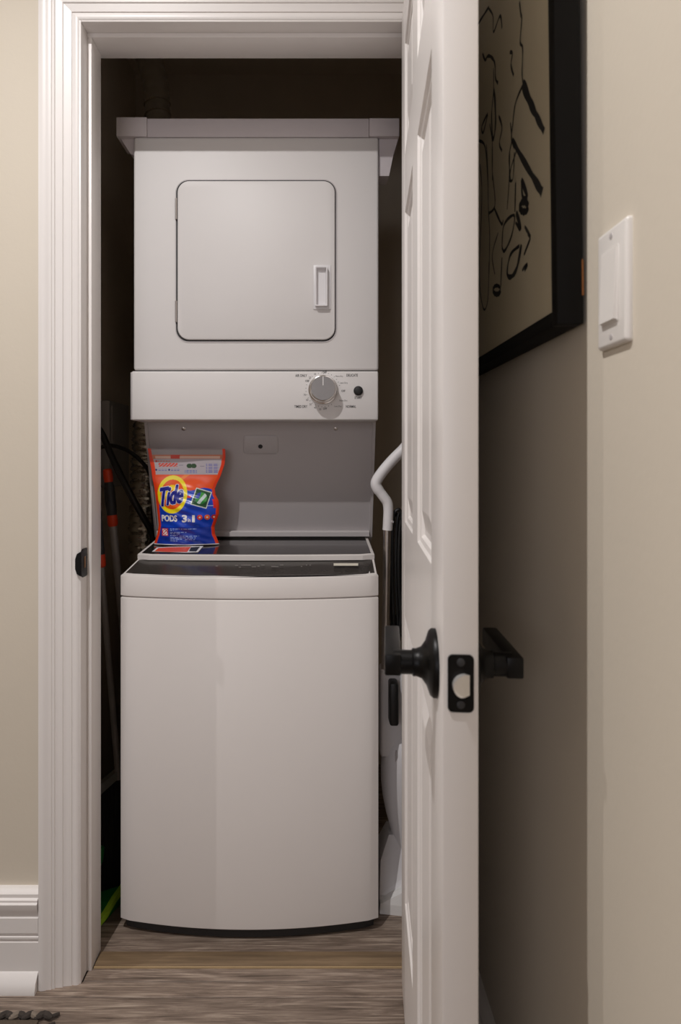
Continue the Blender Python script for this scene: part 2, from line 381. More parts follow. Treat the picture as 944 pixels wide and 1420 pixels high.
for sgn, face in ((-1, -DT), (1, 0.0)):
    ax = Vector((0, sgn, 0)); c = Vector((HU, face, HZD))
    h = lathe('door_handle', c, ax, [(0.0365, 0), (0.0365, 0.004), (0.034, 0.007), (0.024, 0.0105), (0.017, 0.0155), (0.0148, 0.021), (0.0148, 0.025), (0.0128, 0.026), (0.0128, 0.046)], 'black_metal', door, 32, local=True)
    h['label'] = 'black lever door handle'
    y0, y1 = sorted((face + sgn * 0.038, face + sgn * 0.056))
    bm = bmesh.new(); bm_box(bm, HU - 0.108, HU + 0.0135, y0, y1, HZD - 0.0115, HZD + 0.0115, 0.0022)
    for v in bm.verts:
        t = max(0, (HU - 0.02 - v.co.x) / 0.088); v.co.y -= sgn * 0.004 * t * t
    from_bm('lever', bm, 'black_metal', h, local=True, smooth=True)
# latch plate on the free edge (normal +x local)
lp_pts = rrect(-DT / 2, HZD, 0.0255, 0.057, 0.005)
vs, fs = extrude_poly([Vector((DW - 0.001, y, z)) for y, z in lp_pts], Vector((0.0026, 0, 0)))
lp = raw('latch_plate', vs, fs, 'black_metal', door, local=True); lp['label'] = 'black latch face plate'
bp_ = [(-DT / 2 + 0.0085, HZD - 0.011), (-DT / 2 + 0.0085, HZD + 0.0085)] + [(-DT / 2 + 0.003 - 0.0115 * math.sin(a) * 1.0, HZD - 0.001 + 0.011 * math.cos(a)) for a in [R(t) for t in range(0, 181, 20)]]
vs, fs = extrude_poly([Vector((DW + 0.0014, y, z)) for y, z in bp_], Vector((0.009, 0, 0)))
for i, v in enumerate(vs):
    if i >= len(bp_): v.x -= max(0, (v.y + DT / 2 + 0.002)) * 0.75
bo = raw('latch_bolt', vs, fs, 'bolt_metal', lp, local=True); bo['label'] = 'silver latch bolt'
for dz in (-0.021, 0.021): lathe('screw', (DW + 0.0014, -DT / 2, HZD + dz), (1, 0, 0), [(0.0042, 0), (0.0038, 0.0009), (0.002, 0.0013)], 'grip_dark', lp, 14, local=True)

# ================================================================== STACKED WASHER-DRYER
LX0, LX1 = -0.4545, 0.1515           # dryer sides
YD = 1.568
LC = thing('stacked_washer_dryer', ((LX0 + LX1) / 2, 1.80, 0.0), 'white stacked laundry unit with square dryer door above a top-load washer', 'washer dryer')
# dryer cabinet
box('dryer_cabinet', LX0, LX1, YD, 2.18, 1.3265, 1.903, 'enamel', LC, bev=0.006, seg=3)
def dp(x, y): return P(x, y, YD)
a = dp(244, 250); b = dp(466, 474)
cx, cz = (a.x + b.x) / 2, (a.z + b.z) / 2
# raised rim around the opening, dark gasket, door
dw_, dh_ = b.x - a.x, a.z - b.z
def ring_plate(name, w0, h0, r0, w1, h1, r1, yb, yf, m, parent):
    o = [(x, z) for x, z in rrect(cx, cz, w0, h0, r0, 8)]; i_ = [(x, z) for x, z in rrect(cx, cz, w1, h1, r1, 8)]
    vs, fs = loft([[(x, yb, z) for x, z in o], [(x, yf, z) for x, z in o], [(x, yf, z) for x, z in i_], [(x, yb, z) for x, z in i_]], False, False)
    return raw(name, vs, fs, m, parent, smooth=True)
ring_plate('door_rim', dw_ + 0.004, dh_ + 0.004, 0.034, dw_ - 0.001, dh_ - 0.001, 0.031, YD + 0.001, YD - 0.0012, 'plastic_grey', LC)
ring_plate('door_gasket', dw_ - 0.0005, dh_ - 0.0005, 0.031, dw_ - 0.012, dh_ - 0.012, 0.026, YD + 0.001, YD - 0.0008, 'dark_gasket', LC)
dd = rr_plate('dryer_door', cx + 0.0008, cz + 0.0006, dw_ - 0.0075, dh_ - 0.0075, 0.029, YD - 0.0005, YD - 0.006, 'enamel', LC, 0.0035, 8)
for z0, z1 in ((dp(0, 305).z, dp(0, 276).z), (dp(0, 447).z, dp(0, 418).z)):
    h = lathe('hinge', (a.x + 0.0012, YD - 0.004, z0), (0, 0, 1), [(0.0028, 0), (0.0028, (z1 - z0) * 0.33), (0.0022, (z1 - z0) * 0.335), (0.0028, (z1 - z0) * 0.34), (0.0028, (z1 - z0) * 0.66), (0.0022, (z1 - z0) * 0.665), (0.0028, (z1 - z0) * 0.67), (0.0028, z1 - z0)], 'steel', dd, 10)
    h['label'] = 'small steel hinge'
hp0, hp1 = dp(434.5, 369), dp(458.5, 430)
bm = bmesh.new(); y1, y0 = YD - 0.0058, YD - 0.0085
ra, rb = dp(438.5, 374), dp(452, 425)
bm_box(bm, hp0.x, hp1.x, y0, y1, hp1.z, hp0.z, 0.0008)
hb = from_bm('handle', bm, 'plastic_white', dd, smooth=True); hb['label'] = 'white recessed pull handle'
# raised bezel with a hollow pocket (open front)
o = rrect((ra.x + rb.x) / 2, (ra.z + rb.z) / 2, rb.x - ra.x + 0.006, ra.z - rb.z + 0.006, 0.002, 3)
i1 = rrect((ra.x + rb.x) / 2, (ra.z + rb.z) / 2, rb.x - ra.x, ra.z - rb.z, 0.001, 3)
i2 = rrect((ra.x + rb.x) / 2, (ra.z + rb.z) / 2 - 0.001, rb.x - ra.x - 0.003, ra.z - rb.z - 0.006, 0.001, 3)
vs, fs = loft([[(x, y0 + 0.0002, z) for x, z in o], [(x, y0 - 0.011, z) for x, z in o], [(x, y0 - 0.011, z) for x, z in i1], [(x, y0 - 0.001, z) for x, z in i2]], False, True)
raw('grip_pocket', vs, fs, 'plastic_white', hb)
# control panel
YP = 1.5605
pz1, pz0 = dp(0, 512).z, dp(0, 583).z
cp = box('control_panel', P(182, 0, YP).x, P(524.5, 0, YP).x, YP, 1.75, pz0, 1.3235, 'enamel', LC, bev=0.004, seg=3)
box('end_cap', P(180, 0, YP).x - 0.002, P(182, 0, YP).x + 0.0005, YP + 0.012, 1.68, pz0 + 0.002, 1.3225, 'plastic_grey', cp, bev=0.001)
box('seam', LX0 + 0.004, LX1 - 0.004, YD + 0.004, 1.76, 1.323, 1.327, 'dark_gasket', LC)
def pp(x, y, d=0.0): v = P(x, y, YP); v.y -= d; return v
kc = pp(447.8, 540.5)
kn = lathe('dial', kc, (0, -1, 0), [(0.0365, 0), (0.0365, 0.004), (0.0355, 0.006), (0.0325, 0.007), (0.0325, 0.0295), (0.0315, 0.032), (0.0295, 0.033)], 'chrome', LC, 40)
lathe('dial_face', kc + Vector((0, -0.0325, 0)), (0, -1, 0), [(0.0292, 0), (0.029, 0.0015), (0.0285, 0.002)], 'brushed', kn, 40)
box('pointer', kc.x - 0.0011, kc.x + 0.0007, kc.y - 0.0352, kc.y - 0.0342, kc.z + 0.007, kc.z + 0.0285, 'white_mark', kn)
lathe('start_button', pp(496.6, 542), (0, -1, 0), [(0.0115, 0), (0.0115, 0.004), (0.0095, 0.0065), (0.006, 0.008)], 'ink', LC, 24)
LET = [('AIR ONLY', 409.5, 425.5, 519, 522.6, 1), ('DELICATE', 480.3, 496, 518.6, 522.2, 1), ('TIMED DRY', 408, 426, 562, 565.5, 1), ('NORMAL', 479.5, 493.5, 562, 565.5, 1),
       ('START', 491.5, 501.5, 549.8, 553.2, 1), ('OFF', 447.2, 452.8, 515, 517.8, 1), ('OFF', 423.2, 428.8, 526.8, 529.6, 1), ('OFF', 473.2, 478.6, 540.7, 543.5, 1), ('OFF', 447.8, 453.2, 565.4, 568.2, 1),
       ('More Dry', 465.2, 475.5, 520.6, 523.4, 0), ('Less Dry', 471.5, 482, 529.8, 532.6, 0), ('More Dry', 470.5, 481.5, 554.4, 557.2, 0), ('Less Dry', 463.5, 473.5, 562.3, 565, 0),
       ('10', 435.4, 438, 517.3, 520, 0), ('20', 428.2, 431.2, 522.2, 525, 0), ('70', 421, 424, 546.2, 549, 0), ('60', 424.4, 427.4, 553, 555.8, 0), ('50', 429, 432, 559.4, 562.2, 0), ('40', 435.2, 438.2, 563.8, 566.6, 0), ('30', 442.4, 445.4, 566.2, 569, 0)]
for s_, x0, x1, y0, y1, k in LET:
    v2, f2 = fit_text(s_, x0, x1, y0, y1, 0.012 if k else 0.0)
    raw('lettering', [pp(x, y, 0.0004) for x, y in v2], f2, 'ink' if k else 'ink_soft', cp, fix=False)
bm = bmesh.new()
for k in range(26):
    an = R(-60 - k * 11.4)
    if abs(math.sin(an)) < -1: continue
    d = Vector((math.cos(an), 0, math.sin(an)))
    c = Vector((kc.x, YP - 0.0002, kc.z)) + d * 0.0405; t = Vector((-d.z, 0, d.x)) * 0.0004
    q = [bm.verts.new(c + t), bm.verts.new(c + d * 0.003 + t), bm.verts.new(c + d * 0.003 - t), bm.verts.new(c - t)]; bm.faces.new(q)
from_bm('dial_ticks', bm, 'ink_soft', cp)['kind'] = 'stuff'
# recess : backsplash between dryer and washer
BX0, BX1 = -0.4445, 0.1455
T0 = Vector((0, 1.655, 1.2055)); B0 = Vector((0, 1.765, 0.893))
def bs(x, y, off=0.0):
    """point of the backsplash plane seen at pixel x,y"""
    n = Vector((0, -(T0.z - B0.z), -(B0.y - T0.y))).normalized()
    dr = Vector(((x - VX) / F, 1, -(y - VY) / F)); o = Vector((0, 0, CH))
    t = (T0 - o).dot(n) / dr.dot(n)
    return o + dr * t + n * off
prof = [(T0.y, T0.z), (B0.y, B0.z), (B0.y + 0.03, B0.z - 0.03), (T0.y + 0.05, T0.z)]
vs, fs = extrude_x(prof, BX0, BX1)
bsp = raw('backsplash', vs, fs, 'plastic_grey', LC); bsp['label'] = 'grey plastic back panel'
for x0, x1 in ((BX0 - 0.006, BX0 + 0.0015), (BX1 - 0.0015, BX1 + 0.006)):
    pr2 = [(T0.y - 0.006, T0.z), (B0.y - 0.006, B0.z - 0.002), (B0.y + 0.05, B0.z - 0.03), (T0.y + 0.08, T0.z)]
    vs, fs = extrude_x(pr2, x0, x1); raw('side_bracket', vs, fs, 'plastic_grey', LC)
# ledge at the foot of the backsplash
ld = [(1.742, 0.8945), (1.742, 0.906), (1.747, 0.9095), (1.766, 0.9095), (1.78, 0.894)]
vs, fs = extrude_x(ld, BX0 + 0.003, BX1 - 0.003); raw('ledge', vs, fs, 'plastic_grey', LC)
nrm = Vector((0, -(T0.z - B0.z), -(B0.y - T0.y))).normalized()
def plane_plate(name, x0, y0, x1, y1, d, m, par, r=4):
    pts = rrect((x0 + x1) / 2, (y0 + y1) / 2, x1 - x0, y1 - y0, r, 4)
    rings = [[bs(x, y, -0.001) for x, y in pts], [bs(x, y, d * 0.6) for x, y in pts],
             [bs((x0 + x1) / 2 + (x - (x0 + x1) / 2) * 0.955, (y0 + y1) / 2 + (y - (y0 + y1) / 2) * 0.90, d) for x, y in pts]]
    vs, fs = loft(rings); return raw(name, vs, fs, m, par, smooth=True)
bd = plane_plate('badge_plate', 337.5, 604, 385.5, 629, 0.0035, 'plastic_grey', bsp)
lathe('lock_hole', bs(361.2, 618.5, 0.0035), nrm, [(0.0058, 0), (0.0058, 0.0008), (0.0045, 0.0012)], 'dark_gasket', bd, 18)
for x in (254.5, 465.5):
    sc = lathe('screw', bs(x, 594.5, 0), nrm, [(0.0056, -0.001), (0.0052, 0.001), (0.003, 0.0022)], 'steel', bsp, 14)
# washer cabinet
WX0, WX1 = P(167, 0, 1.489).x, P(524.5, 0, 1.489).x
WZ1 = 0.836
def arc(n=28, ins=0.0, y=0.0):
    out = []
    for k in range(n + 1):
        t = k / n * 2 - 1
        x = (WX0 + WX1) / 2 + t * ((WX1 - WX0) / 2 - ins)
        e = max(0, (abs(t) - 0.975) / 0.025)
        out.append((x, 1.453 + 0.034 * t * t + 0.004 * e * e + y))
    return out
box('washer_cabinet', WX0 + 0.002, WX1 - 0.002, 1.500, 2.18, 0.03, 0.800, 'enamel_washer', LC, bev=0.004)
for x in (WX0 + 0.05, WX1 - 0.05):
    for y in (1.56, 2.12): lathe('foot', (x, y, 0.0), (0, 0, 1), [(0.022, 0), (0.022, 0.01), (0.012, 0.014), (0.012, 0.032)], 'dark_gasket', LC, 14)
def arc_slab(name, z0, z1, m, rim=0.003, par=LC):
    rings = []
    for ins, z in ((rim, z0), (0, z0 + rim), (0, z1 - rim), (rim * 0.4, z1 - rim * 0.4), (rim, z1)):
        f = arc(28, ins, ins); rings.append([(x, y, z) for x, y in f] + [(f[-1][0], 1.502, z), (f[0][0], 1.502, z)])
    vs, fs = loft(rings); return raw(name, vs, fs, m, par, smooth=True)
arc_slab('washer_front_panel', 0.027, 0.7845, 'enamel_washer')
arc_slab('washer_top_band', 0.7855, WZ1, 'enamel_washer', 0.0025)
f_ = arc(28, 0.010, 0.012)
vs, fs = loft([[(x, y, z) for x, y in f_] + [(f_[-1][0], 2.15, z), (f_[0][0], 2.15, z)] for z in (0.0045, 0.030)])
raw('base', vs, fs, 'dark_gasket', LC)  # dark slab standing in for the shade under the washer
# sloping console in front of the lid
f = arc(28, 0.003, 0.003); n = len(f)
kx0, kx1 = P(191.5, 0, 1.560).x, P(518.5, 0, 1.560).x
KY, KZ = 1.562, 0.861
def console(ins, lift, t0, t1, base):
    fr = []; bk = []
    for k, (x, y) in enumerate(f):
        t = k / (n - 1)
        bxk = kx0 + (kx1 - kx0) * t
        def at(q): return Vector((x + (bxk - x) * q, y + (KY - y) * q, WZ1 + (KZ - WZ1) * q + lift))
        fr.append(at(t0)); bk.append(at(t1))
    c = (WX0 + WX1) / 2
    fr = [Vector((c + (v.x - c) * (1 - ins), v.y, v.z)) for v in fr]; bk = [Vector((c + (v.x - c) * (1 - ins), v.y, v.z)) for v in bk]
    top = fr + bk[::-1]; bot = [Vector((v.x, v.y, v.z - base)) for v in top]
    vs, fs = loft([bot, top]); return vs, fs
vs, fs = console(0.0, 0.0, 0.0, 1.0, 0.022)
con = raw('console', vs, fs, 'enamel_washer', LC)
vs, fs = console(0.016, 0.0008, 0.07, 0.93, 0.001)
cg = raw('control_glass', vs, fs, 'console_black', con); cg['label'] = 'dark touch control strip'
def con_pt(x, y, off=0.0014):
    a_ = Vector((0, 1.46, WZ1)); nn = Vector((0, -(KZ - WZ1), KY - 1.46)).normalized()
    dr = Vector(((x - VX) / F, 1, -(y - VY) / F)); o_ = Vector((0, 0, CH))
    return o_ + dr * ((a_ - o_).dot(nn) / dr.dot(nn)) + nn * (off + 0.0045)
def con_quad(name, rects, m):
    vs = []; fs = []
    for x0, y0, x1, y1 in rects:
        k = len(vs); q = [con_pt(x0, y0), con_pt(x1, y0), con_pt(x1, y1), con_pt(x0, y1)]
        vs += q; fs.append([k, k + 1, k + 2, k + 3])
    return raw(name, vs, fs, m, con, fix=False)
con_quad('sticker', [(462.5, 784.2, 496.5, 787.6)], 'sticker')
ic = []
for x, w_ in ((299, 3), (326, 4), (331, 3), (334, 14), (349, 6), (357, 3), (362, 5), (376, 10), (388, 5), (417, 2), (424, 2), (429, 2), (376, 6)):
    yy_ = random.uniform(786, 791); ic.append((x, yy_, x + w_, yy_ + 0.9))
con_quad('control_icons', ic, 'icon_grey')['kind'] = 'stuff'
# lid
LY0, LY1, LZ0, LZ1 = 1.553, 1.775, 0.8735, 0.8905
lx0, lx1 = P(189.5, 0, LY0).x, P(519.5, 0, LY0).x
def lid_slab(ins, lift, thick, fr_off, back):
    bow = lambda t: -0.007 * (1 - t * t)
    fr = []; nseg = 20
    for k in range(nseg + 1):
        t = k / nseg * 2 - 1
        fr.append((( lx0 + lx1) / 2 + t * ((lx1 - lx0) / 2 - ins), LY0 + fr_off + bow(t) + 0.008 * max(0, (abs(t) - 0.96) / 0.04) ** 2))
    pl = fr + [(lx1 - ins, back), (lx0 + ins, back)]
    def z(y): return LZ0 + (LZ1 - LZ0) * (y - LY0) / (LY1 - LY0) + lift
    return [[Vector((x, y, z(y) - thick)) for x, y in pl], [Vector((x, y, z(y) - 0.0015)) for x, y in pl],
            [Vector((x + (0.0015 if x < (lx0 + lx1) / 2 else -0.0015), y + 0.0015 if y < 1.7 else y, z(y))) for x, y in pl]]
vs, fs = loft(lid_slab(0, 0, 0.013, 0, LY1)); lid = raw('washer_lid', vs, fs, 'enamel_washer', LC)
vs, fs = loft(lid_slab(0.0085, 0.0023, 0.003, 0.0075, LY1 - 0.006)[:2]); lg = raw('lid_glass', vs, fs, 'glass_black', lid); lg['label'] = 'black glass lid window'
box('deck', WX0 + 0.02, WX1 - 0.02, 1.575, 2.16, 0.795, 0.8595, 'enamel_washer', LC)

# ================================================================== SHELF BOARD OVER THE DRYER
SH = thing('shelf_frame', ((LX0 + LX1) / 2, 1.65, 1.9035), 'pale painted wooden board with end blocks lying across the top of the dryer', 'shelf')
sz0, sz1 = 1.9035, dp(0, 164).z
x_a, x_b, x_c, x_d = dp(161.5, 0).x, dp(204, 0).x, dp(511.5, 0).x, dp(553.5, 0).x
box('board', x_b, x_c, YD + 0.001, 1.66, sz0, sz1, 'shelf_paint', SH, bev=0.001)
box('end_block', x_a, x_b - 0.0008, YD - 0.002, 1.66, sz0 + 0.0005, sz1 + 0.002, 'shelf_paint', SH, bev=0.0015)
box('end_block', x_c + 0.0008, x_d, YD - 0.002, 1.66, sz0 + 0.0005, sz1 - 0.0005, 'shelf_paint', SH, bev=0.0015)
for s, pts in ((0, [(165, 188.5), (184.2, 188.5), (184.2, 213), (179, 210)]), (1, [(526, 188.5), (553, 188.5), (546, 212), (540, 241), (526, 241)])):
    vs, fs = extrude_poly([dp(x, y) + Vector((0, 0.012, 0)) for x, y in pts], Vector((0, 0.05, 0))); raw('bracket', vs, fs, 'shelf_paint', SH)

# ================================================================== DETERGENT POUCH
PL = [(145, 190), (152, 240), (168, 340), (176, 420), (188, 480), (200, 600), (210, 700), (216, 780), (204, 850), (186, 900), (176, 928)]
PRT = [(738, 192), (740, 250), (732, 310), (700, 400), (672, 455), (655, 500), (660, 545), (682, 590), (687, 630), (682, 700), (660, 760), (648, 792), (652, 850), (672, 900), (682, 928)]
def interp(tab, y):
    if y <= tab[0][1]: return tab[0][0]
    for (xa, ya), (xb, yb) in zip(tab, tab[1:]):
        if y <= yb: return xa + (xb - xa) * (y - ya) / (yb - ya)
    return tab[-1][0]
def inrect(x, y, r): return r[0] <= x <= r[2] and r[1] <= y <= r[3]
rnd = random.Random(3)
TXT = []
for y0, xs_, xe in ((800, 318, 520), (812, 318, 350), (826, 318, 445), (838, 318, 400), (852, 318, 375), (856, 390, 540), (868, 318, 520), (880, 318, 410), (882, 432, 510), (893, 318, 380)):
    x = xs_
    while x < xe:
        l = rnd.uniform(8, 30); TXT.append((x, y0, min(x + l, xe), y0 + 5)); x += l + rnd.uniform(4, 9)
def colour(x, y):
    l, r_ = interp(PL, y), interp(PRT, y); dl, dr = x - l, r_ - x
    OR, BL, WH = (238, 82, 22), (16, 66, 190), (186, 178, 184)
    if y > 922: return (215, 210, 215)
    if dl < 24 or dr < 22: return (232, 62, 24)
    if y < 236: return (165, 156, 156) if y > 200 else (148, 138, 138)
    if y < 264:
        if 318 < x < 388: return (214, 60, 34)
        return (226, 190, 170) if (y > 246 and dl > 45 and dr > 40) else (206, 122, 88)
    if y < 268: return (190, 80, 60)
    if y < 390 - 0.0 * x and dl > 30 and dr > 26:
        if inrect(x, y, (225, 300, 370, 328)) and (int(x / 9) + int(y / 9)) % 3: return (222, 74, 50)
        if inrect(x, y, (215, 280, 312, 290)) and int(x / 7) % 3: return (225, 120, 90)
        if (x - 208) ** 2 + (y - 286) ** 2 < 60: return (215, 50, 40)
        if inrect(x, y, (380, 314, 412, 318)) or inrect(x, y, (545, 322, 578, 326)): return (70, 70, 110)
        if ((x - 462) / 22) ** 2 + ((y - 322) / 18) ** 2 < 1 or ((x - 495) / 22) ** 2 + ((y - 322) / 18) ** 2 < 1: return (50, 80, 50)
        if inrect(x, y, (425, 350, 520, 378)) and (int(y / 5) % 2) and int(x / 6) % 4: return (90, 110, 190)
        if inrect(x, y, (590, 308, 690, 372)) and (int(y / 6) % 2) and int(x / 8) % 5: return (96, 100, 180)
        for qx in (206, 305):
            if (x - qx) ** 2 + (y - 352) ** 2 < 60: return (40, 44, 110)
        if inrect(x, y, (218, 346, 288, 362)) and (int(y / 5) % 2) and int(x / 6) % 4: return (110, 120, 180)
        if inrect(x, y, (318, 346, 385, 362)) and (int(y / 5) % 2) and int(x / 6) % 4: return (90, 100, 170)
        return WH
    # round logo
    q = math.hypot((x - 334) / 118, (y - 540) / 145)
    if q < 1:
        if q > 0.78: return (248, 226, 30)
        if q > 0.50: return (238, 92, 26)
        if q > 0.22: return (248, 214, 34)
        return (240, 120, 30)
    # pod picture, tilted card
    a_ = R(17); ux, uy = x - 557, y - 568; px_, py_ = ux * math.cos(a_) + uy * math.sin(a_), -ux * math.sin(a_) + uy * math.cos(a_)
    if abs(px_) < 62 and abs(py_) < 66:
        if abs(px_) > 55 or abs(py_) > 59: return (214, 220, 214)
        k = math.hypot(px_ / 44, py_ / 44)
        if k < 1:
            if px_ < -14 and py_ < 8: return (40, 60, 170)
            if abs(px_ - 10 + py_ * 0.4) < 13: return (206, 222, 220)
            return (70, 160, 70) if py_ < 14 else (40, 140, 60)
        return (24, 76, 44)
    for qx, c_ in ((548, (226, 64, 40)), (602, (236, 96, 34)), (650, (200, 40, 40))):
        e = math.hypot(x - qx, y - 714)
        if e < 20: return (244, 220, 205) if e < 7 else c_
    if dr < 40 and 575 < y < 645: return (232, 40, 34)
    if 442 < x < 482 and 546 < y < 566: return (214, 50, 60)
    if inrect(x, y, (248, 800, 302, 858)):
        if inrect(x, y, (254, 806, 296, 852)):
            e = math.hypot(x - 275, y - 829)
            if e > 16 and e < 21 or abs((x - 275) + (y - 829)) < 4: return (205, 30, 40)
            return (235, 232, 235)
        return (200, 40, 50)
    for t in TXT:
        if inrect(x, y, t): return (150, 176, 226)
    if inrect(x, y, (600, 624, 665, 630)): return (190, 205, 235)
    yb = 500 if x > 440 else (640 if x < 230 else 560)
    yb += 10 * math.sin(x * 0.03)
    if y < yb:
        t = (x - 330) / 400 + (y - 400) / 300
        return (244, 128, 30) if (0.20 < t < 0.30) else OR
    return BL if y < 790 else (16, 52, 160)
NU, NV = 210, 280
BAGC = (180 + 420 / 5.553)
def bag_depth(u, cy):
    """half-thickness of the bag"""
    t = min(1, max(0, (cy - 385) / 260)); t = t * t * (3 - 2 * t)
    tb = min(1, max(0, (cy - 800) / 130))
    m_ = 0.0015 + 0.026 * t - 0.004 * tb
    e = math.sin(math.pi * min(1, max(0, u)))
    wr = 0.0016 * math.sin(cy * 0.045 + u * 9) * t * e + 0.0012 * math.sin(cy * 0.10 - u * 17) * t * e
    return m_ * e ** 0.75 + wr + 0.0008
def bag_pt(cx_, cy, side=-1, off=0.0):
    l, r_ = interp(PL, cy), interp(PRT, cy); u = (cx_ - l) / (r_ - l)
    v = (928 - cy) / 738.0
    yc = 1.662 - 0.020 * v
    px_, py_ = 180 + cx_ / 5.553, 590 + cy / 5.553
    p = P(px_, py_, 1.650)
    p.z = p.z - P(0, 590 + 928 / 5.553, 1.650).z + ZBAG
    p.y = yc + side * (bag_depth(u, cy) * (1.0 if side < 0 else 0.75) + off) + 0.003 * math.sin(u * 5) * v
    return p
ZBAG = LZ0 + (LZ1 - LZ0) * (1.655 - LY0) / (LY1 - LY0) + 0.0034
PO = thing('detergent_pouch', (P(BAGC, 0, 1.66).x, 1.668, ZBAG), 'orange and blue laundry detergent pouch standing on the black washer lid', 'detergent pouch')
vs = []; cols = []
for side in (-1, 1):
    for j in range(NV + 1):
        cy = 928 - (928 - 190) * j / NV
        l, r_ = interp(PL, cy), interp(PRT, cy)
        for i in range(NU + 1):
            cx_ = l + (r_ - l) * i / NU
            cyy = cy + (2.5 * math.sin(cx_ * 0.035) if j == NV else 0)
            vs.append(bag_pt(cx_, cyy, side)); cols.append(lin(colour(cx_, cy)) if side < 0 else lin((225, 80, 30)))
fs = []; W = NU + 1; H = (NU + 1) * (NV + 1)
for j in range(NV):
    for i in range(NU):
        a_ = j * W + i; fs.append([a_, a_ + 1, a_ + W + 1, a_ + W]); fs.append([H + a_ + W, H + a_ + W + 1, H + a_ + 1, H + a_])
for j in range(NV):
    a_ = j * W; fs.append([a_, a_ + W, H + a_ + W, H + a_]); a_ += NU; fs.append([a_ + W, a_, H + a_, H + a_ + W])
for i in range(NU):
    fs.append([i + 1, i, H + i, H + i + 1]); a_ = NV * W + i; fs.append([a_, a_ + 1, H + a_ + 1, H + a_])
bag = raw('bag', vs, fs, None, PO, smooth=True, fix=False)
at_ = bag.data.color_attributes.new('print', 'FLOAT_COLOR', 'POINT')
for i, c in enumerate(cols): at_.data[i].color = c
m = bpy.data.materials.new('pouch_print'); m.use_nodes = True; nt = m.node_tree; b_ = nt.nodes['Principled BSDF']
an = nt.nodes.new('ShaderNodeAttribute'); an.attribute_name = 'print'; nt.links.new(an.outputs['Color'], b_.inputs['Base Color'])
b_.inputs['Roughness'].default_value = 0.28; MATS['pouch_print'] = m; bag.data.materials.append(m)
def refine(pts2, fs, lim):
    """fine triangles so that the letters follow the bulging bag"""
    bm = bmesh.new(); vv = [bm.verts.new((x, y, 0)) for x, y in pts2]
    for f_ in fs:
        try: bm.faces.new([vv[i] for i in f_])
        except ValueError: pass
    bmesh.ops.triangulate(bm, faces=bm.faces[:])
    for _ in range(6):
        es = [e for e in bm.edges if e.calc_length() > lim]
        if not es: break
        bmesh.ops.subdivide_edges(bm, edges=es, cuts=1)
        bmesh.ops.triangulate(bm, faces=[f_ for f_ in bm.faces if len(f_.verts) > 3])
    bm.verts.index_update()
    o = [(v.co.x, v.co.y) for v in bm.verts], [[v.index for v in f_.verts] for f_ in bm.faces]
    bm.free(); return o
def bag_text(name, s_, x0, x1, y0, y1, bold, sh, slope, m_, off):
    """bold = list of small shifts that thicken the strokes"""
    v2, f2 = fit_text(s_, x0, x1, y0, y1, 0.0, sh)
    v2, f2 = refine(v2, f2, 7.0); vs = []; fs = []
    for q, (dx, dy) in enumerate(bold):
        k = len(vs); vs += [bag_pt(x + dx, y + dy - slope * (x - x0), -1, off + q * 0.00002) for x, y in v2]; fs += [[i + k for i in f_] for f_ in f2]
    return raw(name, vs, fs, m_, PO, fix=False)
def disc(r_, n_=10): return [(r_ * math.cos(2 * math.pi * k / n_), r_ * math.sin(2 * math.pi * k / n_)) for k in range(n_)]
bag_text('logo_outline', 'Tide', 240, 418, 496, 632, disc(10, 14) + disc(5, 8), 0.2, 0.2, 'white_ink', 0.0006)
bag_text('logo_lettering', 'Tide', 240, 418, 496, 632, disc(6, 12) + disc(3, 6), 0.2, 0.2, 'blue_ink', 0.0012)
for s_, x0, x1, y0, y1, b in (('PODS', 251, 374, 699, 745, 2.5), ('3', 416, 450, 697, 748, 3.5), ('1', 494, 509, 699, 748, 3), ('in', 460, 480, 722, 747, 0.6)):
    bag_text('name_lettering', s_, x0, x1, y0, y1, disc(b, 8), 0, 0, 'white_ink', 0.0006)
def lid_pt(cx_, cy, off):
    dr = Vector(((180 + cx_ / 5.553 - VX) / F, 1, -(590 + cy / 5.553 - VY) / F)); o_ = Vector((0, 0, CH)); a0 = Vector((0, LY0, LZ0 + 0.0008 + off))
    nn = Vector((0, -(LZ1 - LZ0), LY1 - LY0)).normalized(); return o_ + dr * ((a0 - o_).dot(nn) / dr.dot(nn))
def flap(nm, pts, off, th_, m_):
    vs, fs = loft([[lid_pt(x, y, off - th_) for x, y in pts], [lid_pt(x, y, off) for x, y in pts]]); return raw(nm, vs, fs, m_, PO)
flap('bottom_flap', [(170, 971), (208, 940), (300, 934), (566, 928), (524, 976), (430, 980)], 0.0014, 0.0010, 'white_ink')
flap('flap_print', [(190, 968), (220, 944), (300, 938), (470, 934), (440, 974), (300, 974)], 0.0018, 0.0004, 'pouch_orange')
flap('flap_print', [(470, 938), (540, 933), (510, 970), (455, 968)], 0.0018, 0.0004, 'grip_dark')

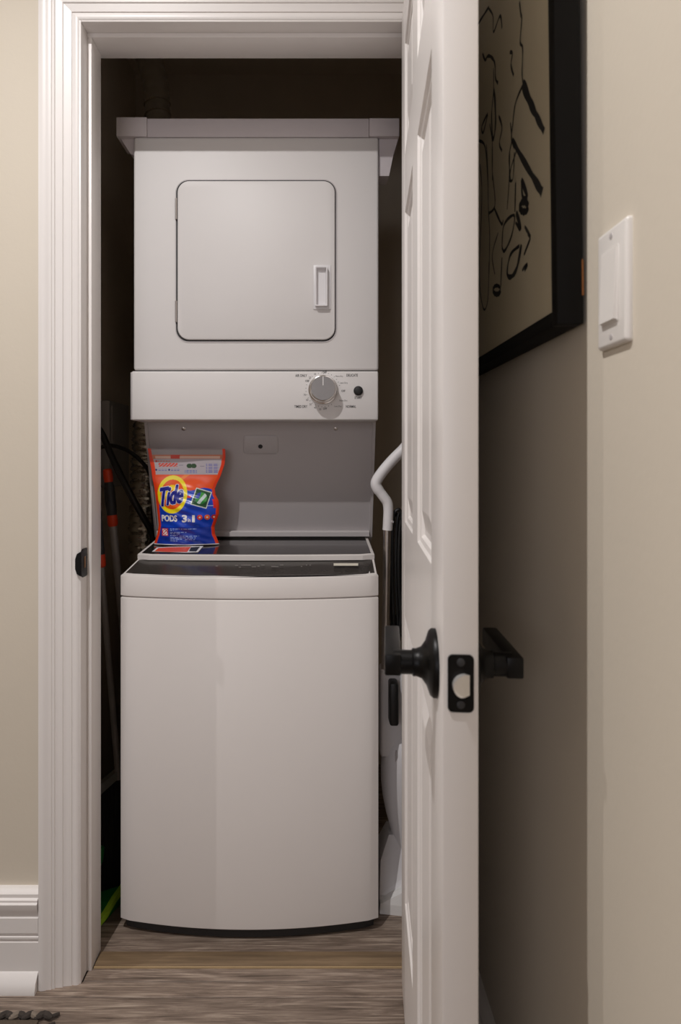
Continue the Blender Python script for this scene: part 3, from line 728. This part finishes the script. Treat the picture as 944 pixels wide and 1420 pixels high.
# ================================================================== CLOSET CONTENTS
# ducts
vd_c = P(219, 0, 1.97).x
pts = [(vd_c + 0.012, 1.97, 1.905), (vd_c + 0.006, 1.97, 2.02), (vd_c, 1.97, 2.16), (vd_c - 0.008, 1.97, 2.27), (vd_c - 0.04, 1.98, 2.37), (vd_c - 0.10, 2.0, 2.43)]
duct_pts = pts
VD = tag(tube('exhaust_duct', pts, lambda t: 0.036 + 0.0035 * abs(math.sin(t * 46)), 'duct_dark', n=24, sub=34), 'ribbed grey exhaust hose rising above the dryer', 'duct')
for k in range(9):
    z = 1.935 + k * 0.034; xo = min(smooth_path(duct_pts, 34), key=lambda p: abs(p.z - z)).x
    vs, fs = loft([[Vector((xo + (0.0388 + r0) * math.cos(2 * math.pi * a_ / 28), 1.97 + (0.0388 + r0) * math.sin(2 * math.pi * a_ / 28), z + dz + 0.006 * math.cos(2 * math.pi * a_ / 28))) for a_ in range(28)]
                   for r0, dz in ((-0.002, -0.0022), (0.0018, -0.001), (0.0018, 0.001), (-0.002, 0.0022))], False, False)
    raw('rib_highlight', vs, fs, 'foil', VD, smooth=True)  # bright rings added to stand in for highlights on the duct ribs
fx = P(203, 0, 1.95).x
pts = [(fx - 0.005, 1.95, 0.70), (fx - 0.003, 1.945, 0.85), (fx, 1.95, 1.0), (fx + 0.004, 1.955, 1.12), (fx + 0.01, 1.96, 1.24), (fx + 0.015, 1.98, 1.40)]
pts = [(fx - 0.06, 2.20, 0.62)] + [(fx - 0.02, 2.05, 0.64)] + pts + [(fx - 0.01, 2.1, 1.52), (fx - 0.01, 2.29, 1.56)]
tag(tube('foil_duct', pts, lambda t: 0.044 + 0.006 * abs(math.sin(t * 150)), 'foil', n=22, sub=40, jitter=0.0028), 'crinkled silver foil dryer duct behind the laundry unit', 'duct')
# hoses
hp = [(-0.655, 1.84, 1.20), P(128, 585, 1.83), P(141, 601, 1.80), P(158, 640, 1.78), P(180, 684, 1.76), P(199, 718, 1.78), P(211, 742, 1.81), (-0.478, 1.83, 0.82), (-0.480, 1.84, 0.70), (-0.482, 1.84, 0.45)]
tag(tube('drain_hose', hp, 0.0095, 'rubber'), 'thick black rubber hose sloping down beside the detergent pouch', 'hose')
hp = [(-0.655, 1.86, 1.13), P(148, 618, 1.865), P(165, 620, 1.86), P(182, 628, 1.85), P(196, 640, 1.85), P(206, 654, 1.86), (-0.482, 1.865, 1.02), (-0.483, 1.865, 0.88), (-0.484, 1.865, 0.6)]
tag(tube('supply_hose', hp, 0.006, 'rubber'), 'thin black hose arching in front of the foil duct', 'hose')
# wall box
WB = tag(box('supply_box', -0.66, -0.632, 1.93, 2.13, 1.02, 1.285, 'box_grey', bev=0.003), 'pale grey wall box on the closet side wall', 'wall box')
box('cover', -0.632, -0.628, 1.945, 2.115, 1.10, 1.27, 'box_grey', WB, bev=0.0012)
# broom with dark grip (pole A)
def pole_thing(name, label, top, bot, r, pre=''):
    top, bot = Vector(top), Vector(bot); d = (bot - top); L = d.length; d.normalize()
    t = thing(name, (bot.x, bot.y, 0), label, 'broom')
    return t, top, d, L
A, top, d, L = pole_thing('mop', 'grey handled mop with orange topped dark grip leaning beside the washer', P(149, 652, 1.80), (-0.494, 1.80, 0.06), 0.01)
lathe('hang_cap', top, d, [(0.008, -0.004), (0.0125, 0), (0.0135, 0.02), (0.012, 0.034)], 'orange_plastic', A, 16)
lathe('grip', top + d * 0.032, d, [(0.0115, 0), (0.0145, 0.02), (0.0150, 0.07), (0.0130, 0.098)], 'grip_dark', A, 16)
lathe('collar', top + d * 0.128, d, [(0.0135, 0), (0.0142, 0.004), (0.0142, 0.026), (0.011, 0.032)], 'orange_plastic', A, 16)
lathe('pole', top + d * 0.155, d, [(0.0105, 0), (0.0105, L - 0.155)], 'pole_grey', A, 16)
box('mop_head', -0.535, -0.470, 1.70, 1.98, 0.004, 0.062, 'grip_dark', A, bev=0.01)
B, top, d, L = pole_thing('broom', 'thin grey pole broom with black bristles leaning beside the door jamb', P(129, 650, 1.66), (-0.520, 1.66, 0.27), 0.008)
lathe('hang_cap', top, d, [(0.007, -0.004), (0.011, 0), (0.011, 0.03)], 'orange_plastic', B, 14)
lathe('grip', top + d * 0.03, d, [(0.0105, 0), (0.0125, 0.02), (0.0125, 0.1), (0.0115, 0.2)], 'grip_dark', B, 14)
lathe('collar', top + d * 0.225, d, [(0.0115, 0), (0.0125, 0.004), (0.0125, 0.03), (0.009, 0.034)], 'orange_plastic', B, 14)
lathe('pole', top + d * 0.25, d, [(0.008, 0), (0.008, L - 0.25)], 'pole_grey', B, 14)
h0, h1 = P(135, 1092, 1.62), P(169, 1064, 1.66)
vs, fs = extrude_poly([h0, h1, h1 + Vector((0, 0, -0.022)), h0 + Vector((0, 0, -0.026))], Vector((0, 0.05, 0)))
raw('broom_block', vs, fs, 'grey_plastic_dark', B)
q0, q1 = h0 + Vector((0.004, 0.006, -0.026)), h1 + Vector((-0.004, 0.006, -0.022))
for k in range(7):
    t0_, t1_ = k / 7, (k + 0.9) / 7
    ta, tb = q0.lerp(q1, t0_), q0.lerp(q1, t1_)
    ba = Vector((-0.60 + 0.115 * t0_, 1.60, 0.002)); bb = Vector((-0.60 + 0.115 * t1_, 1.60, 0.002))
    vs, fs = loft([[ta, tb, tb + Vector((0, 0.038, 0)), ta + Vector((0, 0.038, 0))], [ba, bb, bb + Vector((0, 0.07, 0)), ba + Vector((0, 0.07, 0))]])
    raw('bristle_tuft', vs, fs, 'bristle', B)
# dustpan
DP = thing('dustpan', (-0.54, 1.55, 0), 'green dustpan with lime rim lying on the closet floor', 'dustpan')
g0, g1 = Vector((-0.560, 1.475, 0.001)), Vector((-0.485, 1.585, 0.001))
rim = [Vector((-0.525, 1.480, 0.003)), Vector((-0.506, 1.510, 0.018)), Vector((-0.496, 1.545, 0.030)), Vector((-0.482, 1.585, 0.040))]
vs, fs = loft([[p + Vector((-0.005, 0, -0.003)), p + Vector((0.006, 0, -0.003)), p + Vector((0.006, 0, 0.012)), p + Vector((-0.005, 0, 0.012))] for p in rim])
raw('rim', vs, fs, 'lime', DP)
vs, fs = loft([[Vector((-0.64, p.y, 0.001)), Vector((p.x - 0.004, p.y, 0.001)), Vector((p.x - 0.004, p.y, p.z + 0.004)), Vector((-0.60, p.y, 0.008))] for p in rim])
raw('tray', vs, fs, 'green', DP)
tube('handle', [(-0.575, 1.56, 0.03), (-0.565, 1.575, 0.075), (-0.55, 1.59, 0.10), (-0.548, 1.598, 0.13)], 0.012, 'green', DP)
# steam mop
SM = thing('steam_mop', (0.185, 1.60, 0), 'white upright steam mop with crooked handle and steel tube beside the washer', 'steam mop')
Ym = 1.60
def sm(x, y, Y=Ym): return P(x, y, Y)
hpts = [sm(572, 606), sm(560, 622), sm(546, 636), sm(532, 652), sm(522, 667), sm(522.5, 676), sm(531, 688), sm(537, 697), sm(538.5, 708), sm(538, 722), sm(537.3, 735)]
tube('handle', hpts, lambda t: 0.0138 if t < 0.55 else 0.0128, 'plastic_white', SM, n=16, sub=6)
lathe('button', sm(541, 723) + Vector((0.004, -0.009, 0)), (0.3, -1, 0), [(0.0035, 0), (0.003, 0.003)], 'plastic_grey', SM, 12)
p0, p1 = sm(537, 733), sm(533.5, 938)
lathe('tube', p0, (p1 - p0), [(0.0098, 0), (0.0098, (p1 - p0).length)], 'steel', SM, 18)
# wound cord
for k, (dx, ph) in enumerate(((0.000, 0), (0.010, 0.02), (-0.006, 0.035), (0.017, 0.01))):
    xc = sm(551, 0).x + dx
    zt, zb = sm(0, 708 + k * 3).z, sm(0, 890 - k * 4).z
    lp_ = [(xc - 0.004, 1.615 + ph * 0.3, zb), (xc - 0.012, 1.61 + ph * 0.3, (zt + zb) / 2), (xc - 0.009, 1.61 + ph * 0.3, zt - 0.03), (xc, 1.61 + ph * 0.3, zt), (xc + 0.012, 1.612 + ph * 0.3, zt - 0.02), (xc + 0.014, 1.615 + ph * 0.3, (zt + zb) / 2), (xc + 0.006, 1.615 + ph * 0.3, zb)]
    c_ = tube('cord_loop', lp_, 0.0045, 'rubber', SM, n=8, sub=6)
vs, fs = loft([[Vector((sm(xa, 0, Ym - 0.012).x, yq, sm(0, yr).z)) for xa, yq in ((527, Ym - 0.012), (580, Ym - 0.012), (580, Ym + 0.04), (527, Ym + 0.04))] for yr in (926, 1062)])
box('shroud', sm(527, 0).x, sm(585, 0).x, Ym - 0.012, Ym + 0.045, sm(0, 1048).z, sm(0, 926).z, 'plastic_white', SM, bev=0.008, seg=3)
bm = bmesh.new(); bm_box(bm, sm(540.5, 0, 1.55).x, sm(553, 0, 1.55).x, 1.55, 1.595, sm(0, 1008, 1.55).z, sm(0, 948, 1.55).z, 0.006)
from_bm('cord_hook', bm, 'rubber', SM, smooth=True)
# teardrop tank
bl, br = [], []
prof = [(1009, 0.02), (1013, 0.35), (1022, 0.62), (1034, 0.84), (1050, 0.97), (1066, 1.0), (1085, 0.99), (1105, 0.94), (1130, 0.82), (1155, 0.66), (1180, 0.48), (1200, 0.36)]
cxm = sm(570, 0).x; hw = sm(570, 0).x - sm(528.5, 0).x
rings = []
for y_, s_ in prof:
    z = sm(0, y_).z
    rings.append([Vector((cxm + hw * s_ * math.cos(2 * math.pi * k / 28), 1.615 + 0.052 * (s_ ** 0.8) * math.sin(2 * math.pi * k / 28), z)) for k in range(28)])
vs, fs = loft(rings); tk = raw('tank', vs, fs, 'plastic_white', SM, smooth=True)
sl = [(sm(549.5, 0, 1.575).x, sm(0, 1052, 1.575).z)]
vs, fs = extrude_poly([Vector((sl[0][0] + 0.0035 * math.cos(R(t)), 1.584, sl[0][1] + 0.019 * math.sin(R(t)))) for t in range(0, 360, 20)], Vector((0, -0.010, 0)))
raw('slot', vs, fs, 'plastic_grey', tk)
# foot and pad
fp = [(526.5, 1262), (527, 1205), (531, 1192), (546, 1190), (590, 1190), (590, 1262)]
vs, fs = loft([[Vector((0.153, 1.56, 0.0)), Vector((0.285, 1.54, 0.0)), Vector((0.285, 1.70, 0.0)), Vector((0.153, 1.70, 0.0))],
               [Vector((0.153, 1.562, 0.035)), Vector((0.285, 1.542, 0.03)), Vector((0.285, 1.70, 0.03)), Vector((0.153, 1.70, 0.035))],
               [Vector((0.158, 1.585, 0.105)), Vector((0.272, 1.58, 0.105)), Vector((0.272, 1.68, 0.105)), Vector((0.158, 1.68, 0.105))],
               [Vector((0.180, 1.60, 0.16)), Vector((0.262, 1.60, 0.16)), Vector((0.262, 1.66, 0.16)), Vector((0.180, 1.66, 0.16))]])
raw('foot', vs, fs, 'plastic_white', SM)
vs, fs = loft([[Vector((0.1515, 1.545, 0.0)), Vector((0.288, 1.525, 0.0)), Vector((0.288, 1.56, 0.0)), Vector((0.1515, 1.58, 0.0))],
               [Vector((0.153, 1.545, 0.024)), Vector((0.288, 1.525, 0.024)), Vector((0.288, 1.56, 0.03)), Vector((0.153, 1.58, 0.03))],
               [Vector((0.176, 1.558, 0.040)), Vector((0.288, 1.540, 0.095)), Vector((0.288, 1.56, 0.095)), Vector((0.176, 1.575, 0.040))]])
raw('pad', vs, fs, 'white_mark', SM)
lathe('neck', (0.222, 1.625, 0.15), (0, 0, 1), [(0.018, 0), (0.016, 0.05), (0.018, 0.10)], 'plastic_white', SM, 16)

# ================================================================== FRAMED DRAWING ON THE RIGHT WALL
FX = 0.0305
PX_Y0, PX_Y1, PZ0, PZ1 = 0.671, 1.270, 1.252, 2.02
PIC = thing('framed_drawing', (XR - 0.0008, (PX_Y0 + PX_Y1) / 2, PZ0), 'black framed abstract ink line drawing hanging on the wall behind the open door', 'picture')
# local frame : x toward the wall(+), frame front at -FX
PIC.rotation_euler = (0, R(-0.7), 0)
hy = (PX_Y1 - PX_Y0) / 2; hz = PZ1 - PZ0; bw = 0.0165
for nm, y0, y1, z0, z1 in (('frame_side', -hy, -hy + bw, 0, hz), ('frame_side', hy - bw, hy, 0, hz), ('frame_rail', -hy + bw, hy - bw, 0, bw), ('frame_rail', -hy + bw, hy - bw, hz - bw, hz)):
    box(nm, -FX, -0.0025, y0, y1, z0, z1, 'frame_black', PIC, bev=0.0012, local=True)
box('backing', -0.0035, -0.0005, -hy + 0.008, hy - 0.008, 0.008, hz - 0.008, 'frame_black', PIC, local=True)
box('edge_chip', -0.0042, -0.0022, -hy - 0.0003, -hy + 0.002, 0.030, 0.068, 'frame_wood', PIC, local=True)['label'] = 'bare wood on the frame edge'
AX = -FX + 0.004
box('paper', AX, AX + 0.003, -hy + bw, hy - bw, bw, hz - bw, 'paper', PIC, local=True)
def art(x, y):
    Xa = XR + AX; Y = F * Xa / (x - VX); z = CH - (y - VY) * Y / F
    for _ in range(3):
        Xa = XR + AX - (z - PZ0) * math.tan(R(0.7)); Y = F * Xa / (x - VX); z = CH - (y - VY) * Y / F
    return Vector((Y - (PX_Y0 + PX_Y1) / 2, z - PZ0))
sv, sf = [], []
def stroke(pts, w0, w1=None, oy=0):
    w1 = w0 if w1 is None else w1
    q = smooth_path([Vector((art(660 + x / 5.553, oy + y / 5.553).x, 0, art(660 + x / 5.553, oy + y / 5.553).y)) for x, y in pts], 5)
    k0 = len(sv)
    for i, p in enumerate(q):
        d_ = (q[min(i + 1, len(q) - 1)] - q[max(i - 1, 0)]); d_ = d_.normalized() if d_.length > 1e-7 else Vector((0, 0, 1))
        nn = Vector((-d_.z, 0, d_.x)); w_ = (w0 + (w1 - w0) * i / (len(q) - 1)) * (0.8 + 0.4 * abs(math.sin(i * 0.7)))
        for s in (1, -1):
            v = p + nn * s * w_ / 2; sv.append((AX - 0.0003, max(-hy + bw, min(hy - bw, v.x)), max(bw, min(hz - bw, v.z))))
    for i in range(len(q) - 1): sf.append([k0 + 2 * i, k0 + 2 * i + 1, k0 + 2 * i + 3, k0 + 2 * i + 2])
th, md, tk_ = 0.003, 0.0042, 0.008
for pts, a_, b_ in (([(105, 50), (60, 120), (15, 190)], md, md), ([(100, 60), (135, 120), (140, 245), (190, 120), (205, 215)], th, md), ([(340, 10), (350, 100), (358, 150), (345, 320), (365, 370), (360, 560), (368, 640)], md, th),
                    ([(366, 640), (420, 780), (475, 900), (530, 1010)], 0.013, 0.007), ([(368, 650), (310, 790), (288, 960), (278, 1060), (300, 1140)], md, th), ([(285, 1070), (340, 1180), (460, 1388), (515, 1480)], 0.006, 0.011),
                    ([(55, 410), (75, 460), (95, 430), (125, 440), (150, 490), (155, 600), (175, 640)], md, md), ([(265, 400), (285, 410), (275, 500), (295, 580)], md, md),
                    ([(140, 520), (140, 700), (125, 880), (135, 1070), (155, 960), (150, 760), (140, 700)], th, tk_), ([(95, 870), (50, 970), (60, 1020), (95, 880)], md, md), ([(180, 890), (205, 980), (185, 1100), (205, 1160)], md, md),
                    ([(25, 1080), (75, 1130), (95, 1388)], md, th), ([(110, 950), (130, 1100), (130, 1388)], th, th), ([(270, 940), (280, 1080), (260, 1200), (270, 1388)], th, th), ([(320, 1150), (275, 1290), (262, 1388)], th, th)):
    stroke(pts, a_, b_, 0)
def circ(cx_, cy_, r_): return [(cx_ + r_ * math.cos(R(t)), cy_ + r_ * 1.2 * math.sin(R(t))) for t in range(0, 361, 40)]
for pts, a_, b_ in (([(85, 0), (95, 200), (100, 500), (110, 700), (105, 1000)], th, th), ([(130, 0), (130, 200), (150, 400), (145, 490), (105, 530)], th, md), ([(145, 490), (200, 610), (215, 580)], md, md),
                    ([(265, 60), (260, 280), (245, 500)], th, th), ([(300, 60), (290, 260), (260, 280)], th, th), ([(310, 290), (305, 520)], md, md), ([(355, 270), (400, 400), (365, 400), (355, 270)], tk_, md),
                    (circ(375, 480, 32), tk_, tk_), ([(205, 790), (220, 620), (300, 545), (280, 700), (225, 820), (205, 790)], md, md), ([(315, 520), (350, 650), (310, 600)], tk_, md), ([(380, 630), (425, 710), (405, 690)], md, md),
                    ([(425, 720), (375, 850)], md, md), ([(355, 770), (320, 950), (275, 1020), (245, 990), (270, 850), (340, 780)], tk_, md), ([(360, 970), (400, 920), (380, 975)], md, md), ([(175, 680), (130, 850), (150, 1000)], th, th),
                    ([(35, 150), (50, 400), (30, 1000), (60, 1260), (95, 1200), (105, 900)], th, th), (circ(165, 1120, 28), tk_, md), ([(205, 870), (195, 1100)], md, md)):
    stroke(pts, a_, b_, 200)
raw('ink_lines', sv, sf, 'ink', PIC, local=True, fix=False)

# ================================================================== LIGHT SWITCH
SWY0, SWY1, SWZ0, SWZ1 = 0.5735, 0.634, 1.216, 1.330
SW = thing('light_switch', (XR, (SWY0 + SWY1) / 2, SWZ0), 'white rocker light switch with wall plate on the beige wall', 'light switch')
def wall_loft(rings, nm, m_, par):
    vs, fs = loft(rings); return raw(nm, vs, fs, m_, par, smooth=True)
cy_, cz_ = (SWY0 + SWY1) / 2, (SWZ0 + SWZ1) / 2
rings = [[Vector((XR - d_, y, z)) for y, z in rrect(cy_, cz_, SWY1 - SWY0 - 2 * i_, SWZ1 - SWZ0 - 2 * i_, 0.003 - i_ * 0.4, 4)] for d_, i_ in ((0, 0), (0.0032, 0.0002), (0.0052, 0.0018), (0.0058, 0.004))]
pl = wall_loft(rings, 'wall_plate', 'switch_plastic', SW)
ry0, ry1, rz0, rz1 = 0.5905, 0.6215, 1.2395, 1.3075
rings = [[Vector((XR - 0.0045, y, z)) for y, z in rrect((ry0 + ry1) / 2, (rz0 + rz1) / 2, ry1 - ry0 + 0.004, rz1 - rz0 + 0.004, 0.001, 2)],
         [Vector((XR - 0.0066, y, z)) for y, z in rrect((ry0 + ry1) / 2, (rz0 + rz1) / 2, ry1 - ry0 + 0.0035, rz1 - rz0 + 0.0035, 0.001, 2)]]
wall_loft(rings, 'rocker_surround', 'switch_plastic', pl)
vs, fs = loft([[Vector((XR - 0.0066, ry0, rz0)), Vector((XR - 0.0066, ry1, rz0)), Vector((XR - 0.0066, ry1, rz1)), Vector((XR - 0.0066, ry0, rz1))],
               [Vector((XR - 0.0098, ry0 + 0.0006, rz0 + 0.0006)), Vector((XR - 0.0098, ry1 - 0.0006, rz0 + 0.0006)), Vector((XR - 0.0072, ry1 - 0.0006, rz1 - 0.0006)), Vector((XR - 0.0072, ry0 + 0.0006, rz1 - 0.0006))]])
raw('rocker', vs, fs, 'switch_plastic', SW)
for z in (SWZ0 + 0.009, SWZ1 - 0.009): lathe('screw', (XR - 0.0056, cy_, z), (-1, 0, 0), [(0.003, 0), (0.0028, 0.0007), (0.001, 0.0009)], 'plastic_grey', pl, 12)

# ================================================================== RUG
RG = thing('braided_rug', (-0.95, 0.90, 0), 'dark braided rug corner on the plank floor', 'rug')
rx1, ry1_ = P(68, 0, 1.262).x, 1.258
box('field', -1.55, rx1 - 0.012, 0.45, ry1_ - 0.014, 0.0005, 0.010, 'rug_field', RG, bev=0.003)
def lump(c, d, L_, r_):
    d = Vector(d).normalized()
    return lathe_rings(c - d * L_ / 2, d, [(r_ * 0.25, 0), (r_ * 0.8, L_ * 0.18), (r_, L_ * 0.5), (r_ * 0.8, L_ * 0.82), (r_ * 0.25, L_)], 8)
bms = {'rug_dark': ([], []), 'rug_light': ([], [])}
k = 0; x = rx1
while x > -1.55:
    mk = 'rug_light' if k % 3 == 2 else 'rug_dark'
    v2, f2 = loft(lump(Vector((x, ry1_ - 0.004, 0.0085)), (1, 0.75 if k % 2 else -0.5, 0), 0.026, 0.0065)); n0 = len(bms[mk][0])
    bms[mk][0].extend(v2); bms[mk][1].extend([[i + n0 for i in f_] for f_ in f2]); x -= 0.0125; k += 1
for mk in bms: raw('braid_strand', bms[mk][0], bms[mk][1], mk, RG, smooth=True)['kind'] = 'stuff'
for k in range(7):
    tube('tassel', [(rx1 + 0.002, ry1_ - 0.008 - k * 0.022, 0.008), (rx1 + 0.013, ry1_ - 0.003 - k * 0.022, 0.007), (rx1 + 0.020, ry1_ + 0.004 - k * 0.022, 0.0045)], 0.0035, 'rug_dark', RG, n=8, sub=4)

# ================================================================== CEILING DOWNLIGHT
def downlight(loc, label, power):
    DL = thing('recessed_downlight', loc, label, 'ceiling light', 'hallway downlights')
    lathe('trim_ring', loc, (0, 0, -1), [(0.060, 0), (0.060, 0.003), (0.045, 0.006), (0.040, 0.004), (0.038, 0.0005)], 'ceiling_paint', DL, 32)
    sd = bpy.data.lights.new('downlight_bulb', 'SPOT'); sd.energy = power; sd.color = LAMP_C
    sd.spot_size = R(156); sd.spot_blend = 1.0; sd.shadow_soft_size = 0.010
    so = bpy.data.objects.new('downlight_bulb', sd); COL.objects.link(so); so.location = (loc[0], loc[1], loc[2] - 0.02)
downlight(LAMP, 'round white recessed downlight in the ceiling before the closet door', LAMP_W)
downlight(LAMP2, 'round white recessed downlight further along the hallway ceiling', LAMP_W * 0.68)
